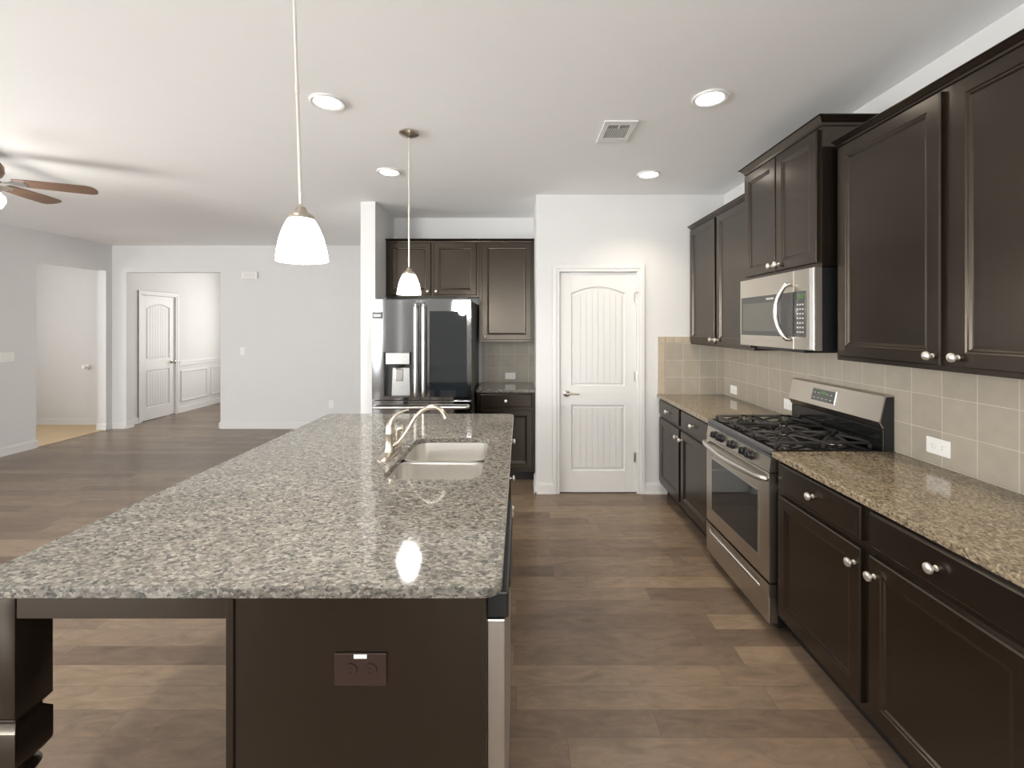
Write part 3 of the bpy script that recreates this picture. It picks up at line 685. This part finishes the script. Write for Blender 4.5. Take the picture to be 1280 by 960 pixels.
# control panel, slightly slanted
cp = MB().prism([(.0, .806), (.044, .806), (.06, .878), (.010, .878)], 'x', 0, RW).build('control_panel', 'steelh', rg)
for i, kx in enumerate((.135, .215, .36, .505, .575)):
    kb = MB().lathe([(.001, .0), (.026, .0), (.026, -.006), (.022, -.010), (.021, -.026), (.015, -.030), (.001, -.030)], (0, 0, 0), 'y', 24, False)
    kb.box(-.004, .004, -.038, -.028, -.017, .017, .002)
    kb.xf(Matrix.Translation((kx, .006, .843)) @ Matrix.Rotation(-.16, 4, 'X'))
    kb.build('burner_knob', 'black', cp, 40)
MB().prism([(.008, .893), (.06, .893), (rd_-.07, .905), (rd_-.07, .918), (.05, .922), (.014, .912)], 'x', 0, RW).build('cooktop', 'enamel', rg)
MB().prism([(.007, .879), (.022, .879), (.034, .918), (.024, .921), (.012, .912)], 'x', 0, RW).build('cooktop_front_trim', 'fside', rg)
# burners
for bx_, by_, r in ((.16, .17, .045), (.16, .42, .038), (RW/2, .295, .042), (RW-.16, .17, .05), (RW-.16, .42, .036)):
    MB().lathe([(r*1.25, .918), (r*1.2, .924), (r, .926), (r, .934), (r*.8, .940), (r*.1, .941)], (bx_, by_, 0), 'z', 28).build('burner', 'iron', rg, 40)
    MB().lathe([(r*1.9, .9185), (r*1.85, .922), (r*1.5, .9205)], (bx_, by_, 0), 'z', 28, False, False).build('burner_bowl', 'chrome', rg, 40)
# grates: three sections with fingers
gz = .953
def grate(x0, x1, y0, y1, cs):
    mb = MB(); t = .005
    for a in (x0, x1): mb.box(a-t, a+t, y0, y1, gz-.012, gz, .002)
    for a in (y0, y1): mb.box(x0, x1, a-t, a+t, gz-.012, gz, .002)
    ym_ = (y0+y1)/2
    if len(cs) > 1: mb.box(x0, x1, ym_-t, ym_+t, gz-.012, gz, .002)
    for a in (x0, x1):
        for b in (y0, y1, ym_): mb.box(a-.007, a+.007, b-.007, b+.007, .920, gz-.01, .002)
    for cx, cy in cs:
        for k in range(8):
            an = k*PI/4; dx, dy = math.cos(an), math.sin(an)
            r0 = .026
            lim = []
            if abs(dx) > .01: lim.append(((x1 if dx > 0 else x0)-cx)/dx)
            ylo, yhi = (y0, y1) if len(cs) == 1 else ((y0, ym_) if cy < ym_ else (ym_, y1))
            if abs(dy) > .01: lim.append(((yhi if dy > 0 else ylo)-cy)/dy)
            r1 = min(lim)
            mb.tube([(cx+dx*r0, cy+dy*r0, gz+.001), (cx+dx*(r0+.02), cy+dy*(r0+.02), gz+.006), (cx+dx*(r0+r1)/2, cy+dy*(r0+r1)/2, gz+.004), (cx+dx*r1, cy+dy*r1, gz-.006)], [.004, .006, .0065, .0055], 8, 3)
    return mb.build('grate', 'iron', rg, 40)
g3 = RW/3
grate(.035, g3+.008, .055, .53, [(.16, .17), (.16, .42)]); grate(g3+.022, 2*g3-.022, .055, .53, [(RW/2, .295)]); grate(2*g3-.008, RW-.035, .055, .53, [(RW-.16, .17), (RW-.16, .42)])
# backguard
yb = rd_
bg = MB().prism([(.548, 1.058), (.575, 1.186), (.587, 1.192), (yb, 1.192), (yb, 1.02), (.566, 1.026)], 'x', 0, RW).build('backguard', 'steelh', rg)
MB().box(.0, RW, .568, yb, .905, 1.022, .003).build('backguard_base', 'enamel', bg)
MB().prism([(.575, 1.024), (.555, 1.056), (.583, 1.182), (yb+.0, 1.184), (yb, .90), (.575, .90)], 'x', RW+.0002, RW+.003).build('end_cap', 'black', bg)
an = math.atan2(.027, .128)
Mx = Matrix.Translation((RW*.43, .5615, 1.122)) @ Matrix.Rotation(-an, 4, 'X')
MB().box(-.103, .103, -.0032, .001, -.040, .040, .002).xf(Mx).build('display_frame', 'chrome', bg)
disp = MB().box(-.098, .098, -.005, .001, -.036, .036).xf(Mx).build('display_panel', 'ctl', bg)
MB().box(-.022, .022, -.0056, -.004, .008, .026).xf(Mx).build('clock_display', 'green', disp)
mb = MB()
for i in range(5):
    for j in range(2):
        if i == 2 and j == 1: continue
        mb.box(-.082+i*.036, -.066+i*.036, -.0054, -.004, -.020+j*.03, -.016+j*.03)
mb.xf(Mx).build('key_marks', 'mark', disp)

# ------------------------------------------------------------------ microwave (front y=0, facing -X)
mw = thing('microwave', 'stainless over-the-range microwave with curved handle under the raised cabinet', 'microwave', (1.468, Y3-.004, 1.410), RX)
MH = .423; md = XR-.003-1.468
MB().box(.004, RW-.004, .04, md, .0, MH-.001, .002).build('microwave_body', 'black', mw)
xs = .585
dr_ = MB().rings(0, xs, .004, MH, [(0, -.038), (0, -.0012), (.001, 0), (.02, 0)]).build('microwave_door', 'steelh', mw)
MB().box(.018, xs-.004, -.003, .0, .07, .31, .002).build('door_glass', 'panelg', dr_)
MB().box(.048, xs-.12, -.0045, -.002, .095, .268, .001).build('viewing_window', 'glass_m', dr_)
pn = MB().rings(xs+.0015, RW, .004, MH, [(0, -.038), (0, -.0012), (.001, 0), (.01, 0)]).build('control_fascia', 'steelh', mw)
MB().box(RW-.034, RW, -.006, .002, .005, MH-.001, .005, 3).build('edge_trim', 'chrome', mw)
kp = MB().box(xs+.002, xs+.105, -.003, .0, .07, .31, .001).build('keypad', 'panelg', pn)
MB().box(xs+.048, xs+.092, -.0038, -.002, .270, .295).build('clock_display', 'green', kp)
mb = MB()
for i in range(3):
    for j in range(7): mb.box(xs+.035+i*.022, xs+.047+i*.022, -.0038, -.002, .092+j*.024, .100+j*.024)
mb.build('keys', 'mark', kp)
MB().tube([(xs-.030, -.002, .352), (xs-.034, -.028, .345), (xs-.060, -.050, .28), (xs-.072, -.056, .205), (xs-.060, -.050, .13), (xs-.034, -.028, .065), (xs-.030, -.002, .055)], [.011, .012, .0125, .013, .0125, .012, .011], 14, 6).build('handle', 'chrome', dr_, 60)
text('brand_lettering', 'FRIGIDAIRE', .016, 'plate', dr_, Matrix.Translation((.36, -.0036, .288)) @ Matrix.Rotation(PI/2, 4, 'X'))
MB().box(.12, RW-.16, .05, .30, -.016, -.0005).build('vent_filter', 'black', mw)

# ------------------------------------------------------------------ pendants
def pendant(label, x, y, zb, tilt=0):
    p = thing('pendant_lamp', label, 'pendant lamp', (x, y, zb), 0, 'white glass pendants over the island'); p.rotation_euler = (0, tilt, 0)
    sh = MB().lathe([(.0725, 0), (.0715, .012), (.068, .036), (.061, .068), (.052, .094), (.042, .115), (.036, .125), (.034, .122), (.040, .112), (.050, .091), (.059, .066), (.066, .035), (.070, 0)], (0, 0, 0), 'z', 40, False, False).build('glass_shade', 'shade', p, 60)
    MB().lathe([(.037, .122), (.038, .128), (.034, .136), (.020, .145), (.013, .160), (.004, .164)], (0, 0, 0), 'z', 28).build('socket_cap', 'nickel', p, 50)
    MB().lathe([(.012, .10), (.026, .085), (.030, .06), (.022, .035), (.001, .026)], (0, 0, 0), 'z', 20).build('bulb', 'shade', p, 50)
    top = (H-.022-zb)/math.cos(tilt)
    MB().lathe([(.0048, .17), (.0048, top+.004)], (0, 0, 0), 'z', 14).lathe([(.0065, .50), (.0065, .53)], (0, 0, 0), 'z', 14).build('stem', 'knob', p, 50)
    MB().lathe([(.010, top-.012), (.022, top-.004), (.050, top+.004), (.061, top+.012), (.061, top+.0215)], (0, 0, 0), 'z', 36).build('canopy', 'nickel', p, 50)
    l = bpy.data.lights.new('pendant_light', 'POINT'); l.energy = 10; l.shadow_soft_size = .05; l.color = (1, .96, .9)
    lo = bpy.data.objects.new('pendant_light', l); COL.objects.link(lo); lo.parent = p; lo.location = (0, 0, -.02)
    return p
pendant('white glass pendant lamp hanging nearest over the front of the island', -.652, 1.355, 1.734, math.radians(-1.8))
pendant('white glass pendant lamp hanging over the sink in front of the refrigerator', -.69, 2.81, 1.734)

# ------------------------------------------------------------------ recessed lights
def can(label, x, y):
    c = thing('recessed_light', label, 'ceiling light', (x, y, H), 0, 'round recessed lights in the kitchen ceiling')
    MB().lathe([(.068, -.002), (.070, -.009), (.084, -.012), (.090, -.007), (.090, -.0005)], (0, 0, 0), 'z', 40, False, False).build('trim_ring', 'white', c, 40)
    MB().lathe([(.069, -.004), (.055, -.010), (.001, -.012)], (0, 0, 0), 'z', 36, False, False).build('lens', 'lit', c, 60)
    l = bpy.data.lights.new('can_light', 'SPOT'); l.energy = 34 if x > 0 else 24; l.spot_size = math.radians(125); l.spot_blend = .9; l.shadow_soft_size = .06; l.color = WARM_C if x > 0 else CAN_C
    lo = bpy.data.objects.new('can_light', l); COL.objects.link(lo); lo.parent = c; lo.location = (0, 0, -.03)
for x, y, s in ((-1.03, 2.42, 'over the left side of the island, nearest on the left'), (-1.02, 3.52, 'left of the far pendant, farther on the left'),
                (1.0, 2.38, 'nearest on the right, in front of the microwave cabinet'), (1.02, 3.58, 'farther on the right, in front of the pantry door'),
                (-1.02, 1.0, 'added unseen above the front of the island'), (1.02, 1.0, 'added unseen above the nearest right worktop'), (0, -1.2, 'added unseen behind the viewer')):  # these three are added, unseen, to brighten the room
    can('round recessed ceiling light ' + s, x, y)
# ------------------------------------------------------------------ ceiling vent
v = thing('ceiling_vent', 'small white rectangular air vent in the kitchen ceiling', 'air vent', (.595, 2.795, H))
vx, vy = .098, .158
mb = MB()
for a in ((-vx, vx, -vy, -vy+.05), (-vx, vx, vy-.075, vy), (-vx, -vx+.032, -vy+.05, vy-.075), (vx-.032, vx, -vy+.05, vy-.075)): mb.box(a[0], a[1], a[2], a[3], -.010, -.0005, .002)
mb.build('vent_frame', 'white', v)
MB().box(-vx+.03, vx-.03, -vy+.045, vy-.07, -.0025, -.0005).build('duct_opening', 'duct', v)
for k in range(12):
    x = -vx+.038+k*.0115; MB().box(x, x+.0035, -vy+.10, vy-.075, -.009, -.003).build('slat', 'white', v)
MB().box(-.004, .004, -vy+.05, -vy+.10, -.010, -.002).build('damper_lever', 'white', v)

# ------------------------------------------------------------------ ceiling fan
fn = thing('ceiling_fan', 'brown bladed ceiling fan with a lit white bowl in the great room', 'ceiling fan', (-3.71, 3.10, 0))
MB().lathe([(.075, H), (.072, H-.03), (.05, H-.045), (.02, H-.05)], (0, 0, 0), 'z', 32).build('canopy', 'bronze', fn, 40)
MB().lathe([(.03, H-.05), (.10, H-.062), (.115, H-.085), (.118, H-.13), (.105, H-.16), (.07, H-.18), (.06, H-.225), (.05, H-.23)], (0, 0, 0), 'z', 36).build('motor', 'bronze', fn, 40)
MB().lathe([(.062, 2.505), (.098, 2.49), (.105, 2.47), (.10, 2.462)], (0, 0, 0), 'z', 36).build('light_fitter', 'chrome', fn, 40)
MB().lathe([(.100, 2.465), (.122, 2.44), (.124, 2.41), (.108, 2.37), (.07, 2.34), (.02, 2.328), (.001, 2.327)], (0, 0, 0), 'z', 36, False, False).build('glass_bowl', 'shade', fn, 60)
for k in range(5):
    a = math.radians(27+72*k); Rm = Matrix.Rotation(a, 4, 'Z')
    pitch = Matrix.Translation((0, 0, 2.545)) @ Matrix.Rotation(math.radians(-12), 4, 'X')
    pts = [(.17, -.045), (.19, -.052)] + [(.30, -.060), (.45, -.066), (.57, -.066), (.60, -.055), (.615, -.03), (.62, 0), (.615, .03), (.60, .055), (.57, .066), (.45, .066), (.30, .060), (.19, .052), (.17, .045)]
    MB().prism(pts, 'z', -.003, .003).xf(Rm @ pitch).build('fan_blade', 'blade', fn)
    ib = MB().prism([(.08, -.016), (.15, -.014), (.18, -.035), (.235, -.040), (.225, -.012), (.25, 0), (.225, .012), (.235, .040), (.18, .035), (.15, .014), (.08, .016)], 'z', -.009, -.0035)
    ib.xf(Rm @ pitch).build('blade_iron', 'chrome', fn)
l = bpy.data.lights.new('fan_light', 'POINT'); l.energy = 9; l.shadow_soft_size = .12; l.color = (1, .94, .85)
lo = bpy.data.objects.new('fan_light', l); COL.objects.link(lo); lo.parent = fn; lo.location = (0, 0, 2.27)
